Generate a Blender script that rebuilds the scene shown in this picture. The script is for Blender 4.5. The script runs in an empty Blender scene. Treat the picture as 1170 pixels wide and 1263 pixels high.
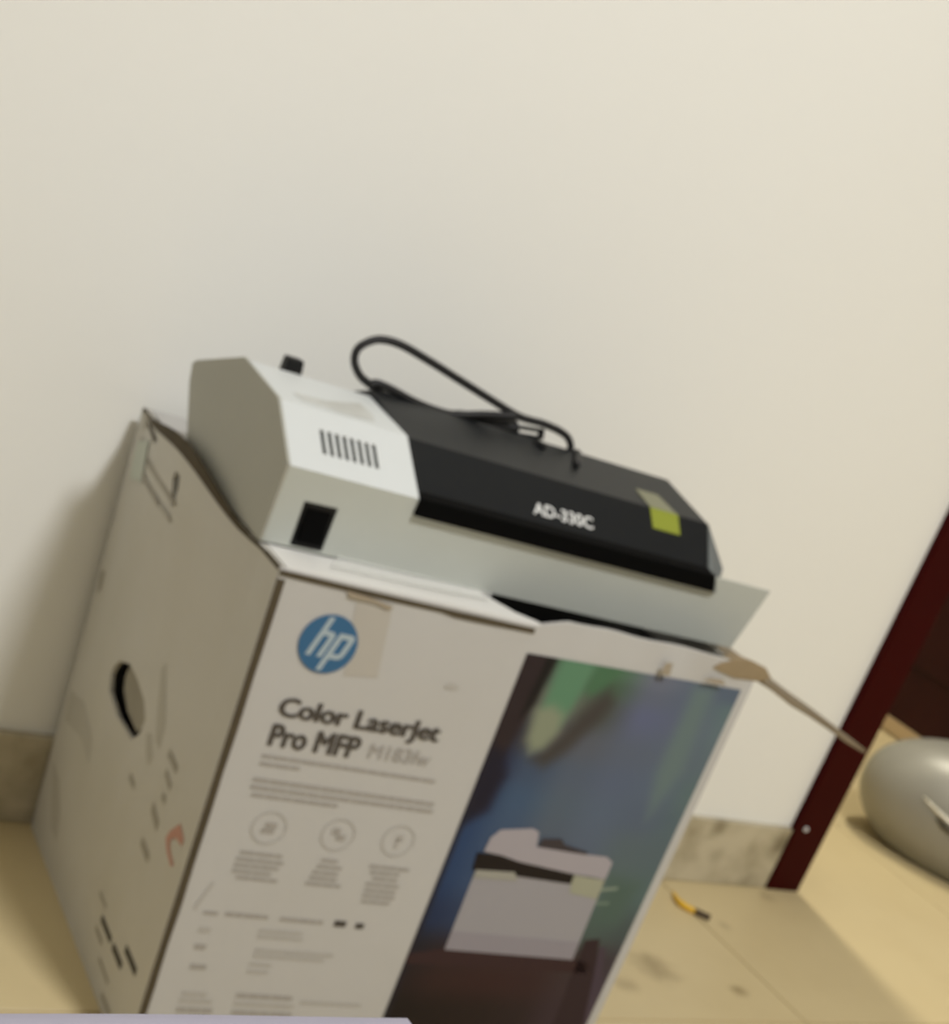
import bpy, bmesh, math, random
from mathutils import Vector, Matrix, noise
from mathutils.geometry import delaunay_2d_cdt

random.seed(4)
SC = bpy.context.scene
COL = SC.collection

# ------------------------------------------------------------------ camera
cam_d = bpy.data.cameras.new('camera')
cam = bpy.data.objects.new('camera', cam_d)
COL.objects.link(cam)
cam_d.sensor_fit = 'HORIZONTAL'
cam_d.sensor_width = 36.0
cam_d.lens = 1834.36 * 36.0 / 1170.0
cam_d.shift_x = -34.35 / 1170.0
cam_d.shift_y = 435.66 / 1170.0
cam_d.clip_start = 0.02
_r = Vector((0.81020494, -0.46786668, 0.35308459))
_u = Vector((-0.07143198, 0.51907988, 0.85173561))
_b = Vector((-0.58177782, -0.71530193, 0.38714044))
CAM = Vector((-0.4823286, -0.95849586, 0.74427876))
cam.matrix_world = Matrix(((_r.x, _u.x, _b.x, CAM.x), (_r.y, _u.y, _b.y, CAM.y), (_r.z, _u.z, _b.z, CAM.z), (0, 0, 0, 1)))
cam_d.dof.use_dof = True            # the photograph is slightly out of focus all over
cam_d.dof.focus_distance = 0.35
cam_d.dof.aperture_fstop = 29.0
SC.camera = cam

# ------------------------------------------------------------------ world, lamps, exposure
world = bpy.data.worlds.new('world')
SC.world = world
world.use_nodes = True
world.node_tree.nodes['Background'].inputs[0].default_value = (0.9, 0.95, 1.0, 1)
world.node_tree.nodes['Background'].inputs[1].default_value = 0.05

def area(name, loc, size, power, colour, target):
    d = bpy.data.lights.new(name, 'AREA')
    d.shape = 'DISK'
    d.size = size
    d.energy = power
    d.color = colour
    o = bpy.data.objects.new(name, d)
    COL.objects.link(o)
    o.location = loc
    o.rotation_euler = (Vector(target) - Vector(loc)).to_track_quat('-Z', 'Y').to_euler()
    return o
area('room_lamp', (0.30, -1.45, 2.60), 0.36, 63.0, (0.99, 1.0, 1.025), (0.30, -1.45, 0))
area('hall_lamp', (1.27, 0.92, 2.60), 0.10, 33.0, (1.0, 0.95, 0.82), (1.27, 0.92, 0))

vs = SC.view_settings
vs.view_transform = 'Standard'
vs.look = 'None'
vs.gamma = 1.0
vs.use_curve_mapping = False
vs.exposure = 0.0

# ------------------------------------------------------------------ materials
def lin(c):
    return tuple(((x / 255) / 12.92 if x <= 10 else (((x / 255) + 0.055) / 1.055) ** 2.4) for x in c)

def mat(name, rgb, rough=0.6, metal=0.0, vary=0.0, scale=8.0, bump=0.0, bscale=60.0, dark=None, coords='Object', spec=0.5, coat=0.0):
    """rgb: albedo as sRGB 0-255. vary: mottling towards 'dark'."""
    m = bpy.data.materials.new(name)
    m.use_nodes = True
    nt = m.node_tree
    b = nt.nodes['Principled BSDF']
    b.inputs['Roughness'].default_value = rough
    b.inputs['Metallic'].default_value = metal
    b.inputs['Specular IOR Level'].default_value = spec
    b.inputs['Coat Weight'].default_value = coat
    c = lin(rgb)
    b.inputs['Base Color'].default_value = (*c, 1)
    tc = nt.nodes.new('ShaderNodeTexCoord')
    if vary > 0:
        n = nt.nodes.new('ShaderNodeTexNoise')
        n.inputs['Scale'].default_value = scale
        n.inputs['Detail'].default_value = 5
        n.inputs['Roughness'].default_value = 0.6
        nt.links.new(tc.outputs[coords], n.inputs['Vector'])
        mr = nt.nodes.new('ShaderNodeMapRange')
        mr.inputs['From Min'].default_value = 0.40
        mr.inputs['From Max'].default_value = 0.75
        mr.inputs['To Max'].default_value = vary
        nt.links.new(n.outputs['Fac'], mr.inputs['Value'])
        mx = nt.nodes.new('ShaderNodeMix')
        mx.data_type = 'RGBA'
        mx.inputs['A'].default_value = (*c, 1)
        dk = lin(dark) if dark else tuple(x * 0.55 for x in c)
        mx.inputs['B'].default_value = (*dk, 1)
        nt.links.new(mr.outputs['Result'], mx.inputs['Factor'])
        nt.links.new(mx.outputs['Result'], b.inputs['Base Color'])
    if bump > 0:
        n2 = nt.nodes.new('ShaderNodeTexNoise')
        n2.inputs['Scale'].default_value = bscale
        n2.inputs['Detail'].default_value = 4
        nt.links.new(tc.outputs[coords], n2.inputs['Vector'])
        bp = nt.nodes.new('ShaderNodeBump')
        bp.inputs['Strength'].default_value = bump
        bp.inputs['Distance'].default_value = 0.002
        nt.links.new(n2.outputs['Fac'], bp.inputs['Height'])
        nt.links.new(bp.outputs['Normal'], b.inputs['Normal'])
    return m

def add_stains(m, spots):
    """dirt with a shape of its own: soft spots at fixed places, spots = [(x,y,z,radius,strength,rgb)] in world metres"""
    nt = m.node_tree
    b = nt.nodes['Principled BSDF']
    geo = nt.nodes.new('ShaderNodeNewGeometry')
    nz = nt.nodes.new('ShaderNodeTexNoise')
    nz.inputs['Scale'].default_value = 45
    nz.inputs['Detail'].default_value = 3
    nt.links.new(geo.outputs['Position'], nz.inputs['Vector'])
    src = b.inputs['Base Color'].links[0].from_socket if b.inputs['Base Color'].links else None
    base = tuple(b.inputs['Base Color'].default_value)
    for (x, y, z, rad, st, rgb) in spots:
        d = nt.nodes.new('ShaderNodeVectorMath')
        d.operation = 'DISTANCE'
        d.inputs[1].default_value = (x, y, z)
        nt.links.new(geo.outputs['Position'], d.inputs[0])
        ad = nt.nodes.new('ShaderNodeMath')
        ad.operation = 'MULTIPLY_ADD'
        ad.inputs[1].default_value = rad * 1.2
        nt.links.new(nz.outputs['Fac'], ad.inputs[0])
        nt.links.new(d.outputs['Value'], ad.inputs[2])
        mr = nt.nodes.new('ShaderNodeMapRange')
        mr.interpolation_type = 'SMOOTHSTEP'
        mr.inputs['From Min'].default_value = rad * 0.7
        mr.inputs['From Max'].default_value = rad * 1.7
        mr.inputs['To Min'].default_value = st
        mr.inputs['To Max'].default_value = 0.0
        nt.links.new(ad.outputs['Value'], mr.inputs['Value'])
        mx = nt.nodes.new('ShaderNodeMix')
        mx.data_type = 'RGBA'
        mx.inputs['A'].default_value = base
        if src:
            nt.links.new(src, mx.inputs['A'])
        mx.inputs['B'].default_value = (*lin(rgb), 1)
        nt.links.new(mr.outputs['Result'], mx.inputs['Factor'])
        src = mx.outputs['Result']
    nt.links.new(src, b.inputs['Base Color'])

M = {}
M['wall'] = mat('wall_paint', (235, 234, 227), 0.75, vary=0.10, scale=2.2, dark=(227, 224, 215), bump=0.06, bscale=35)
M['ceiling'] = mat('ceiling_paint', (238, 234, 224), 0.8)
M['tile'] = mat('floor_tile', (202, 184, 141), 0.42, vary=0.30, scale=5.0, dark=(188, 168, 124), coords='Generated')
M['grout'] = mat('grout', (168, 148, 108), 0.9)
M['skirting'] = mat('marble_skirting', (192, 182, 156), 0.45, vary=0.9, scale=16.0, dark=(140, 128, 100))
M['wood'] = mat('red_brown_wood', (54, 6, 5), 0.45, vary=0.35, scale=6.0, dark=(38, 4, 4), spec=0.05)
M['leaf'] = mat('dark_door_wood', (44, 14, 11), 0.45, vary=0.5, scale=5.0, dark=(30, 10, 8), spec=0.15)
M['tan'] = mat('tan_strip', (170, 146, 108), 0.6)
M['carton'] = mat('carton_print_white', (180, 178, 174), 0.55, vary=0.25, scale=7.0, dark=(172, 168, 158))
M['flap'] = mat('flap_white', (214, 212, 206), 0.55, vary=0.2, scale=9, dark=(196, 192, 182))
M['carton_side'] = mat('carton_side_white', (195, 192, 183), 0.6, vary=0.45, scale=5.0, dark=(176, 171, 152))
M['hole_flap'] = mat('hole_flap_grey', (150, 144, 128), 0.7, vary=0.4, scale=20)
M['kraft_dark'] = mat('kraft_flap_board', (120, 106, 82), 0.85, vary=0.5, scale=30, dark=(94, 82, 60))
M['kraft'] = mat('kraft_board', (146, 128, 98), 0.85, vary=0.5, scale=30, dark=(112, 96, 68))
M['worn'] = mat('worn_shaded_kraft', (76, 66, 47), 0.9, vary=0.5, scale=40, dark=(52, 43, 28))  # worn kraft, darkened to include shade of the crease and gap
M['tape'] = mat('clear_tape', (226, 226, 220), 0.3)
M['tape'].node_tree.nodes['Principled BSDF'].inputs['Alpha'].default_value = 0.22
M['ink'] = mat('ink_dark', (66, 60, 54), 0.6)
M['ink_mid'] = mat('ink_grey', (154, 149, 142), 0.6)
M['ink_pale'] = mat('ink_pale_grey', (169, 165, 158), 0.6)
M['ink_black'] = mat('ink_black', (36, 32, 24), 0.6)
M['ink_brown'] = mat('smudge_brown', (150, 138, 118), 0.7)
M['ink_red'] = mat('ink_red', (186, 138, 122), 0.6)
M['ink_teal'] = mat('ink_pale_teal', (186, 192, 180), 0.6)
M['blue'] = mat('logo_blue', (42, 92, 130), 0.5)
M['logo_white'] = mat('logo_white', (158, 172, 178), 0.5)
M['sticker'] = mat('clear_sticker', (171, 166, 157), 0.35)
M['white_metal'] = mat('white_sheet_metal', (202, 205, 203), 0.45, vary=0.08, scale=9)
M['shaded_metal'] = mat('shaded_sheet_metal', (180, 183, 175), 0.42, vary=0.12, scale=6)  # same white metal, shade of the front put into the colour
M['plate'] = mat('end_plate_shaded', (164, 163, 152), 0.5, vary=0.10, scale=5)  # white metal too, greyed for the side turned from the lamp
M['black_metal'] = mat('black_lacquer', (24, 26, 28), 0.38, vary=0.2, scale=12, dark=(18, 20, 22), spec=0.13)
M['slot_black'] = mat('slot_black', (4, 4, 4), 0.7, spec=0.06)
M['bracket'] = mat('bracket_grey', (96, 100, 98), 0.5)
M['plastic'] = mat('black_plastic', (12, 12, 12), 0.5, spec=0.25)
M['cord'] = mat('cord_rubber', (34, 33, 33), 0.5, spec=0.3)
M['pin'] = mat('plug_pin_metal', (150, 148, 145), 0.35, metal=1.0)
M['lime'] = mat('lime_label', (128, 136, 36), 0.5)
M['lime_pale'] = mat('lime_label_faded', (112, 112, 84), 0.4)
M['worn_print'] = mat('worn_print', (192, 193, 188), 0.5, vary=0.9, scale=28, dark=(160, 158, 148))
M['text_white'] = mat('text_white', (214, 214, 210), 0.5)
M['silver'] = mat('silver_paint', (146, 143, 132), 0.40, metal=0.15, vary=0.2, scale=4, dark=(134, 130, 116))
M['silver_dark'] = mat('dark_trim', (70, 66, 54), 0.5)
M['silver_light'] = mat('vent_lip', (214, 208, 190), 0.3, metal=0.3)
M['yellow'] = mat('yellow_plastic', (226, 180, 44), 0.5)
M['dark_tip'] = mat('dark_tip', (70, 52, 26), 0.6)
M['sheet'] = mat('lavender_sheet', (172, 168, 182), 0.85, vary=0.3, scale=6, dark=(158, 154, 170), bump=0.2, bscale=40)
M['bedwood'] = mat('bed_wood', (120, 84, 56), 0.5, vary=0.5, scale=7)
M['mattress'] = mat('mattress_cloth', (214, 210, 206), 0.9)
M['steel'] = mat('handle_steel', (170, 168, 160), 0.3, metal=1.0)

# ------------------------------------------------------------------ mesh helpers
def obj(name, bm, m, parent=None, loc=None, rot=None, smooth=False, bevel=0.0, segs=2):
    if bevel > 0:
        bmesh.ops.bevel(bm, geom=[e for e in bm.edges], offset=bevel, segments=segs, affect='EDGES', profile=0.6)
    bmesh.ops.recalc_face_normals(bm, faces=bm.faces)
    me = bpy.data.meshes.new(name)
    bm.to_mesh(me)
    bm.free()
    me.materials.append(M[m] if isinstance(m, str) else m)
    if smooth:
        for p in me.polygons:
            p.use_smooth = True
    o = bpy.data.objects.new(name, me)
    COL.objects.link(o)
    if parent is not None:
        o.parent = parent
    if loc is not None:
        o.location = loc
    if rot is not None:
        o.rotation_euler = rot
    return o

def thing(name, label, cat, loc=(0, 0, 0), rotz=0.0, group=None):
    o = bpy.data.objects.new(name, None)
    COL.objects.link(o)
    o.location = loc
    o.rotation_euler = (0, 0, rotz)
    o.empty_display_size = 0.05
    o['label'] = label
    o['category'] = cat
    if group:
        o['group'] = group
    return o

def tag(o, label, cat):
    o['label'] = label
    o['category'] = cat
    return o

def struct(o, label=None):
    o['kind'] = 'structure'
    if label:
        o['label'] = label
    return o

def box_bm(x0, y0, z0, x1, y1, z1, bm=None):
    bm = bm or bmesh.new()
    r = bmesh.ops.create_cube(bm, size=1.0)
    for v in r['verts']:
        v.co = Vector(((x0 + x1) / 2 + v.co.x * (x1 - x0), (y0 + y1) / 2 + v.co.y * (y1 - y0), (z0 + z1) / 2 + v.co.z * (z1 - z0)))
    return bm

def hull_bm(pts, bm=None):
    bm = bm or bmesh.new()
    vs_ = [bm.verts.new(p) for p in pts]
    r = bmesh.ops.convex_hull(bm, input=vs_)
    dead = [g for g in r['geom_interior'] if isinstance(g, bmesh.types.BMVert)]
    if dead:
        bmesh.ops.delete(bm, geom=dead, context='VERTS')
    return bm

def plate_bm(outer, holes, thick, fn, bm=None, extra=()):
    """flat sheet with real holes. outer/holes are 2-D loops; fn(u, v, w) -> 3-D, w = depth behind the face (0..thick)"""
    bm = bm or bmesh.new()
    pts, edges = [], []
    for loop in [outer] + list(holes):
        k = len(pts)
        pts += [Vector(p) for p in loop]
        edges += [(k + i, k + (i + 1) % len(loop)) for i in range(len(loop))]
    pts += [Vector(p) for p in extra]
    vo, eo, fo, *_ = delaunay_2d_cdt(pts, edges, [], 1, 1e-7)
    def inside(p, loop):
        c = False
        for i in range(len(loop)):
            (x1, y1), (x2, y2) = loop[i], loop[i - 1]
            if (y1 > p[1]) != (y2 > p[1]) and p[0] < (x2 - x1) * (p[1] - y1) / (y2 - y1) + x1:
                c = not c
        return c
    front = [bm.verts.new(fn(v.x, v.y, 0)) for v in vo]
    back = [bm.verts.new(fn(v.x, v.y, thick)) for v in vo]
    cnt = {}
    for f in fo:
        c = ((vo[f[0]].x + vo[f[1]].x + vo[f[2]].x) / 3, (vo[f[0]].y + vo[f[1]].y + vo[f[2]].y) / 3)
        if not inside(c, outer) or any(inside(c, h) for h in holes):
            continue
        bm.faces.new([front[i] for i in f])
        bm.faces.new([back[i] for i in reversed(f)])
        for i in range(3):
            a, b = f[i], f[(i + 1) % 3]
            key = (min(a, b), max(a, b))
            cnt[key] = cnt.get(key, 0) + 1
    for (a, b), n in cnt.items():
        if n == 1:
            bm.faces.new([front[a], front[b], back[b], back[a]])
    loose = [v for v in bm.verts if not v.link_faces]
    if loose:
        bmesh.ops.delete(bm, geom=loose, context='VERTS')
    return bm

def prism_bm(profile, x0, x1, bm=None):
    """profile [(s, z)] in the y-z plane, extruded along x"""
    bm = bm or bmesh.new()
    a = [bm.verts.new((x0, s, z)) for s, z in profile]
    b = [bm.verts.new((x1, s, z)) for s, z in profile]
    n = len(profile)
    bm.faces.new(a)
    bm.faces.new(list(reversed(b)))
    for i in range(n):
        bm.faces.new([a[i], b[i], b[(i + 1) % n], a[(i + 1) % n]])
    return bm

def catmull(pts, k=8):
    P = [Vector(p) for p in pts]
    out = []
    for i in range(len(P) - 1):
        p0, p1, p2, p3 = P[max(i - 1, 0)], P[i], P[i + 1], P[min(i + 2, len(P) - 1)]
        for j in range(k):
            t = j / k
            out.append(0.5 * ((2 * p1) + (p2 - p0) * t + (2 * p0 - 5 * p1 + 4 * p2 - p3) * t * t + (3 * p1 - p0 - 3 * p2 + p3) * t ** 3))
    out.append(P[-1])
    return out

def tube_bm(pts, r, segs=8, bm=None, radii=None):
    bm = bm or bmesh.new()
    rings = []
    up = Vector((0, 0, 1))
    for i, p in enumerate(pts):
        d = (pts[min(i + 1, len(pts) - 1)] - pts[max(i - 1, 0)]).normalized()
        if abs(d.dot(up)) > 0.98:
            up = Vector((0, 1, 0))
        s = d.cross(up).normalized()
        t = s.cross(d).normalized()
        up = t
        rr = radii[i] if radii else r
        rings.append([bm.verts.new(p + s * (math.cos(a) * rr) + t * (math.sin(a) * rr)) for a in [2 * math.pi * q / segs for q in range(segs)]])
    for a, b in zip(rings, rings[1:]):
        for q in range(segs):
            bm.faces.new([a[q], a[(q + 1) % segs], b[(q + 1) % segs], b[q]])
    bm.faces.new(list(reversed(rings[0])))
    bm.faces.new(rings[-1])
    return bm

def text_bm(body, size, bold=0.0, shear=0.0, extrude=0.0002):
    cu = bpy.data.curves.new('lettering', 'FONT')
    cu.body = body
    cu.size = size
    cu.offset = bold
    cu.shear = shear
    cu.extrude = extrude
    cu.resolution_u = 4
    tmp = bpy.data.objects.new('lettering', cu)
    COL.objects.link(tmp)
    dg = bpy.context.evaluated_depsgraph_get()
    me = bpy.data.meshes.new_from_object(tmp.evaluated_get(dg))
    bm = bmesh.new()
    bm.from_mesh(me)
    bpy.data.objects.remove(tmp)
    bpy.data.curves.remove(cu)
    bpy.data.meshes.remove(me)
    return bm

def heavy(body, shear=0.0, d=0.0009, size=0.02):
    bm = text_bm(body, size, 0.0, shear)
    me = bpy.data.meshes.new('lettering')
    bm.to_mesh(me)
    n0 = len(bm.verts)
    for dx, dy in ((d, 0), (d * 0.5, d * 0.5), (d * 0.5, -d * 0.5), (-d, 0)):
        k = len(bm.verts)
        bm.from_mesh(me)
        bm.verts.ensure_lookup_table()
        for v in bm.verts[k:]:
            v.co.x += dx
            v.co.y += dy
            v.co.z += 0.00001 * len(bm.verts) / n0
    bpy.data.meshes.remove(me)
    return bm

def fit_text(bm, u0, u1, v0, v1, fn):
    """stretch flat lettering to the box (u0..u1, v0..v1), then map it onto a surface with fn(u, v, w)"""
    xs = [v.co.x for v in bm.verts]
    ys = [v.co.y for v in bm.verts]
    a, b, c, d = min(xs), max(xs), min(ys), max(ys)
    for v in bm.verts:
        v.co = fn(u0 + (v.co.x - a) / (b - a) * (u1 - u0), v0 + (v.co.y - c) / (d - c) * (v1 - v0), v.co.z)
    return bm

# ------------------------------------------------------------------ room shell
YW, YS = 0.426, 0.416          # wall face, skirting face
JL, JR, DH = 1.183, 2.150, 2.03  # doorway
XL, XR, YF, ZC = -2.0, 3.4, -3.2, 2.7
WT = 0.12
def wall_box(name, *a, label=None):
    return struct(obj(name, box_bm(*a), 'wall'), label)
bm = box_bm(XL, YW, 0, JL - 0.03, YW + WT, ZC)
box_bm(JR + 0.03, YW, 0, XR, YW + WT, ZC, bm)
box_bm(JL - 0.03, YW, DH + 0.03, JR + 0.03, YW + WT, ZC, bm)
struct(obj('wall_back', bm, 'wall'), 'plain cream painted wall behind the carton')
wall_box('wall_left', XL - 0.1, YF, 0, XL, YW + WT, ZC)
wall_box('wall_right', XR, YF, 0, XR + 0.1, YW + WT, ZC)
wall_box('wall_front', XL - 0.1, YF - 0.1, 0, XR + 0.1, YF, ZC)
# the room beyond the doorway
HX0, HX1, HY = 0.4, 3.0, 3.0
wall_box('wall_hall_left', HX0 - 0.1, YW + WT, 0, HX0, HY, ZC)
wall_box('wall_hall_right', HX1, YW + WT, 0, HX1 + 0.1, HY, ZC)
wall_box('wall_hall_back', HX0 - 0.1, HY, 0, HX1 + 0.1, HY + 0.1, ZC)
struct(obj('ceiling', box_bm(XL - 0.1, YF - 0.1, ZC, XR + 0.1, HY + 0.1, ZC + 0.1), 'ceiling'))

floor = struct(obj('floor', box_bm(XL - 0.1, YF - 0.1, -0.12, XR + 0.1, HY + 0.1, -0.002), 'grout'), 'beige tiled floor with thin darker joints')
add_stains(M['tile'], [(0.735, 0.19, 0, 0.040, 0.55, (120, 100, 66)), (0.84, 0.1445, 0, 0.018, 0.6, (126, 106, 70)),
                       (0.66, 0.15, 0, 0.022, 0.4, (128, 108, 76)), (0.94, 0.30, 0, 0.014, 0.4, (136, 116, 84)),
                       (1.10, 0.39, 0, 0.020, 0.35, (136, 116, 84)), (0.80, 0.40, 0, 0.018, 0.45, (136, 116, 84)),
                       (0.70, 0.36, 0, 0.03, 0.35, (136, 116, 84))])
T, G = 0.6, 0.0028
tb = box_bm(-T / 2 + G / 2, -T / 2 + G / 2, -0.010, T / 2 - G / 2, T / 2 - G / 2, 0.0)
t0 = obj('tile', tb, 'tile', floor, bevel=0.0006, segs=1)
first = True
for i in range(-3, 5):
    for j in range(-4, 5):
        x, y = 0.905 + T * (i - 0.5), 0.08 + T * (j - 0.5)
        if x < XL - 0.2 or x > XR + 0.2 or y < YF or y > HY:
            continue
        o = t0 if first else t0.copy()
        if not first:
            COL.objects.link(o)
        first = False
        o.location = (x, y, 0)

# skirting of marble tiles along the back wall
SKH = 0.1007
add_stains(M['skirting'], [(0.78, YS, 0.015, 0.030, 0.75, (92, 82, 56)), (0.80, YS, 0.09, 0.020, 0.6, (104, 94, 68)),
                           (1.105, YS, 0.075, 0.028, 0.75, (88, 78, 54)), (0.97, YS, 0.093, 0.022, 0.5, (110, 100, 74)),
                           (0.99, YS, 0.045, 0.020, 0.35, (120, 110, 84)), (1.07, YS, 0.01, 0.02, 0.4, (110, 100, 76)),
                           (0.74, YS, 0.05, 0.03, 0.5, (110, 100, 76))])
base = thing('baseboard_back', 'grey marble skirting tiles with dirty stains along the back wall', 'baseboard')
del base['category']
base['kind'] = 'structure'
xs = [XL, -1.9, -1.3, -0.7, -0.1, 0.5, 1.1145]
for a, b in zip(xs, xs[1:]):
    obj('tile', box_bm(a + 0.0008, YS, 0.0005, b - 0.0008, YW + 0.004, SKH), 'skirting', base, bevel=0.0012, segs=1)

# door: frame, leaf swung into the room beyond
door = thing('door_1', 'dark red-brown door frame with leaf open into the next room', 'door')
del door['category']
door['kind'] = 'structure'
FW, FP = 0.067, 0.0005
jy0, jy1 = YS - 0.002, YW + WT + 0.012
obj('door_jamb', box_bm(JL - FW, jy0, 0, JL, jy1, DH), 'wood', door, bevel=0.002)
obj('door_jamb', box_bm(JR, jy0, 0, JR + FW, jy1, DH), 'wood', door, bevel=0.002)
obj('door_head', box_bm(JL - FW, jy0, DH, JR + FW, jy1, DH + FW), 'wood', door, bevel=0.002)
LX0, LY0, LY1 = 2.170, jy1 + 0.004, 1.52
leaf = obj('door_leaf', box_bm(LX0, LY0, 0.036, LX0 + 0.04, LY1, DH - 0.01), 'leaf', door, bevel=0.003)
for (z0, z1) in ((0.16, 0.46), (0.56, 1.0), (1.1, 1.9)):
    bmp = box_bm(LX0 - 0.006, LY0 + 0.13, z0, LX0 + 0.002, LY1 - 0.13, z1)
    obj('raised_panel', bmp, 'leaf', leaf, bevel=0.004)
obj('bottom_strip', box_bm(LX0 - 0.003, LY0, 0.004, LX0 + 0.043, LY1, 0.0358), 'tan', door, bevel=0.002)
hb = tube_bm(catmull([(LX0, LY1 - 0.07, 1.0), (LX0 - 0.05, LY1 - 0.07, 1.0), (LX0 - 0.055, LY1 - 0.09, 1.0), (LX0 - 0.055, LY1 - 0.19, 1.0)], 5), 0.009)
obj('door_handle', hb, 'steel', leaf, smooth=True)
nb = bmesh.new()
bmesh.ops.create_uvsphere(nb, u_segments=8, v_segments=6, radius=0.004)
obj('nail_head', nb, 'text_white', door, loc=(1.135, jy0, 0.105))

# ------------------------------------------------------------------ printer carton
BY = -0.05415
W, D, H = 0.4649, 0.4120, 0.4536
TH = 0.004
ct = thing('printer_carton', 'large worn white printer carton with blue logo standing on the floor', 'carton', (0, 0, 0), BY)
random.seed(9)
def crush(u, v):
    """dents of the top rim of the front panel, larger towards the right where the carton is torn open"""
    k = max(0.0, (v - 0.438) / (H - 0.438))
    a = 0.15 + 0.85 * min(1.0, max(0.0, (u - 0.2) / 0.1))
    up = min(1.0, max(0.0, (u - 0.225) / 0.03)) * min(1.0, max(0.0, (W - u) / 0.03))
    return k * a * 0.005 * noise.noise(Vector((u * 26, 3.1, 0))), k * (up * 0.0085 + a * 0.004 * noise.noise(Vector((u * 21, 9.7, 0))))
bm = bmesh.new()
nu, nv = 60, 24
vv = [0.0] + [0.43 * (i + 1) / (nv - 8) for i in range(nv - 8)] + [0.434 + (H - 0.434) * (i + 1) / 7 for i in range(7)]
grid = []
for layer in (0, 1):
    g = []
    for v in vv:
        row = []
        for i in range(nu + 1):
            u = W * i / nu
            dy, dz = crush(u, v)
            row.append(bm.verts.new((u, layer * TH + dy, v + dz)))
        g.append(row)
    grid.append(g)
R_, C_ = len(vv), nu + 1
for j in range(R_ - 1):
    for i in range(C_ - 1):
        bm.faces.new([grid[0][j][i], grid[0][j][i + 1], grid[0][j + 1][i + 1], grid[0][j + 1][i]])
        bm.faces.new([grid[1][j][i + 1], grid[1][j][i], grid[1][j + 1][i], grid[1][j + 1][i + 1]])
for i in range(C_ - 1):
    bm.faces.new([grid[0][0][i + 1], grid[0][0][i], grid[1][0][i], grid[1][0][i + 1]])
    bm.faces.new([grid[0][-1][i], grid[0][-1][i + 1], grid[1][-1][i + 1], grid[1][-1][i]])
for j in range(R_ - 1):
    bm.faces.new([grid[0][j][0], grid[0][j + 1][0], grid[1][j + 1][0], grid[1][j][0]])
    bm.faces.new([grid[0][j + 1][-1], grid[0][j][-1], grid[1][j][-1], grid[1][j + 1][-1]])
front = obj('front_panel', bm, 'carton', ct)
front['label'] = 'printed white front panel with headline, icons and a picture'

# left panel with the hand hole and a torn slot (2-D: depth, height)
hole = [(0.2825, 0.2508), (0.2940, 0.2400), (0.2973, 0.2300), (0.2885, 0.2165), (0.25, 0.2095), (0.1963, 0.2125), (0.1818, 0.226), (0.1777, 0.2420), (0.1943, 0.2530), (0.2275, 0.2590), (0.255, 0.2600)]
slot = [(0.2322, 0.4474), (0.2200, 0.4462), (0.2159, 0.4365), (0.2190, 0.4240), (0.2260, 0.4160), (0.2290, 0.4280), (0.2363, 0.4389)]
def bow(y, z):
    k = min(1.0, max(0.0, (z - 0.30) / 0.155))
    return 0.0152 * max(0.0, math.sin(math.pi * min(1, max(0, (y - 0.05) / (D - 0.08))))) ** 0.8 * smooth(k)
def lens(y):
    t = min(1, max(0, (y - 0.075) / (D - 0.115)))
    return 0.0115 * math.sin(math.pi * t) ** 1.5
def smooth(t):
    return t * t * (3 - 2 * t)
edge = [(TH, 0), (D - TH, 0), (D - TH, H)]
n = 22
for i in range(1, n):
    y = (D - TH) + (TH - (D - TH)) * i / n
    edge.append((y, H + lens(y) + 0.0012 * noise.noise(Vector((y * 22, 0.4, 2)))))
edge.append((TH, H))
def outside(p, loop, m=0.004):
    return not (min(q[0] for q in loop) - m < p[0] < max(q[0] for q in loop) + m and min(q[1] for q in loop) - m < p[1] < max(q[1] for q in loop) + m)
inner_pts = [(TH + (D - 2 * TH) * i / 20, z) for i in range(1, 20) for z in [0.29 + 0.0125 * q for q in range(13)]]
inner_pts = [p for p in inner_pts if outside(p, hole) and outside(p, slot)]
left = obj('left_panel', plate_bm(edge, [hole, slot], TH, lambda u, v, w: Vector((w - bow(u, v), u, v)), extra=inner_pts), 'carton_side', ct, smooth=False)
left['label'] = 'scuffed left panel with hand hole'
# hand-hole flap, folded inward about its near upper edge
fl = [(y, z) for y, z in hole]
def flapfn(u, v, w):
    t = (u - 0.1777) / 0.12
    k = max(0.0, t - 0.05 * (v - 0.21) / 0.05)
    return Vector((0.0012 + 0.009 * k ** 1.2 + w, 0.1785 + (u - 0.1777) * 0.90, 0.2600 + (v - 0.2600) * 0.82))
obj('hand_hole_flap', plate_bm(fl, [], 0.003, flapfn), 'hole_flap', left)
obj('right_panel', box_bm(W - TH, TH, 0, W, D - TH, H - 0.002), 'carton_side', ct)
obj('back_panel', box_bm(0, D - TH, 0, W, D, H - 0.001), 'carton', ct)
obj('bottom_panel', box_bm(TH, TH, 0.001, W - TH, D - TH, 0.006), 'kraft', ct)

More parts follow.
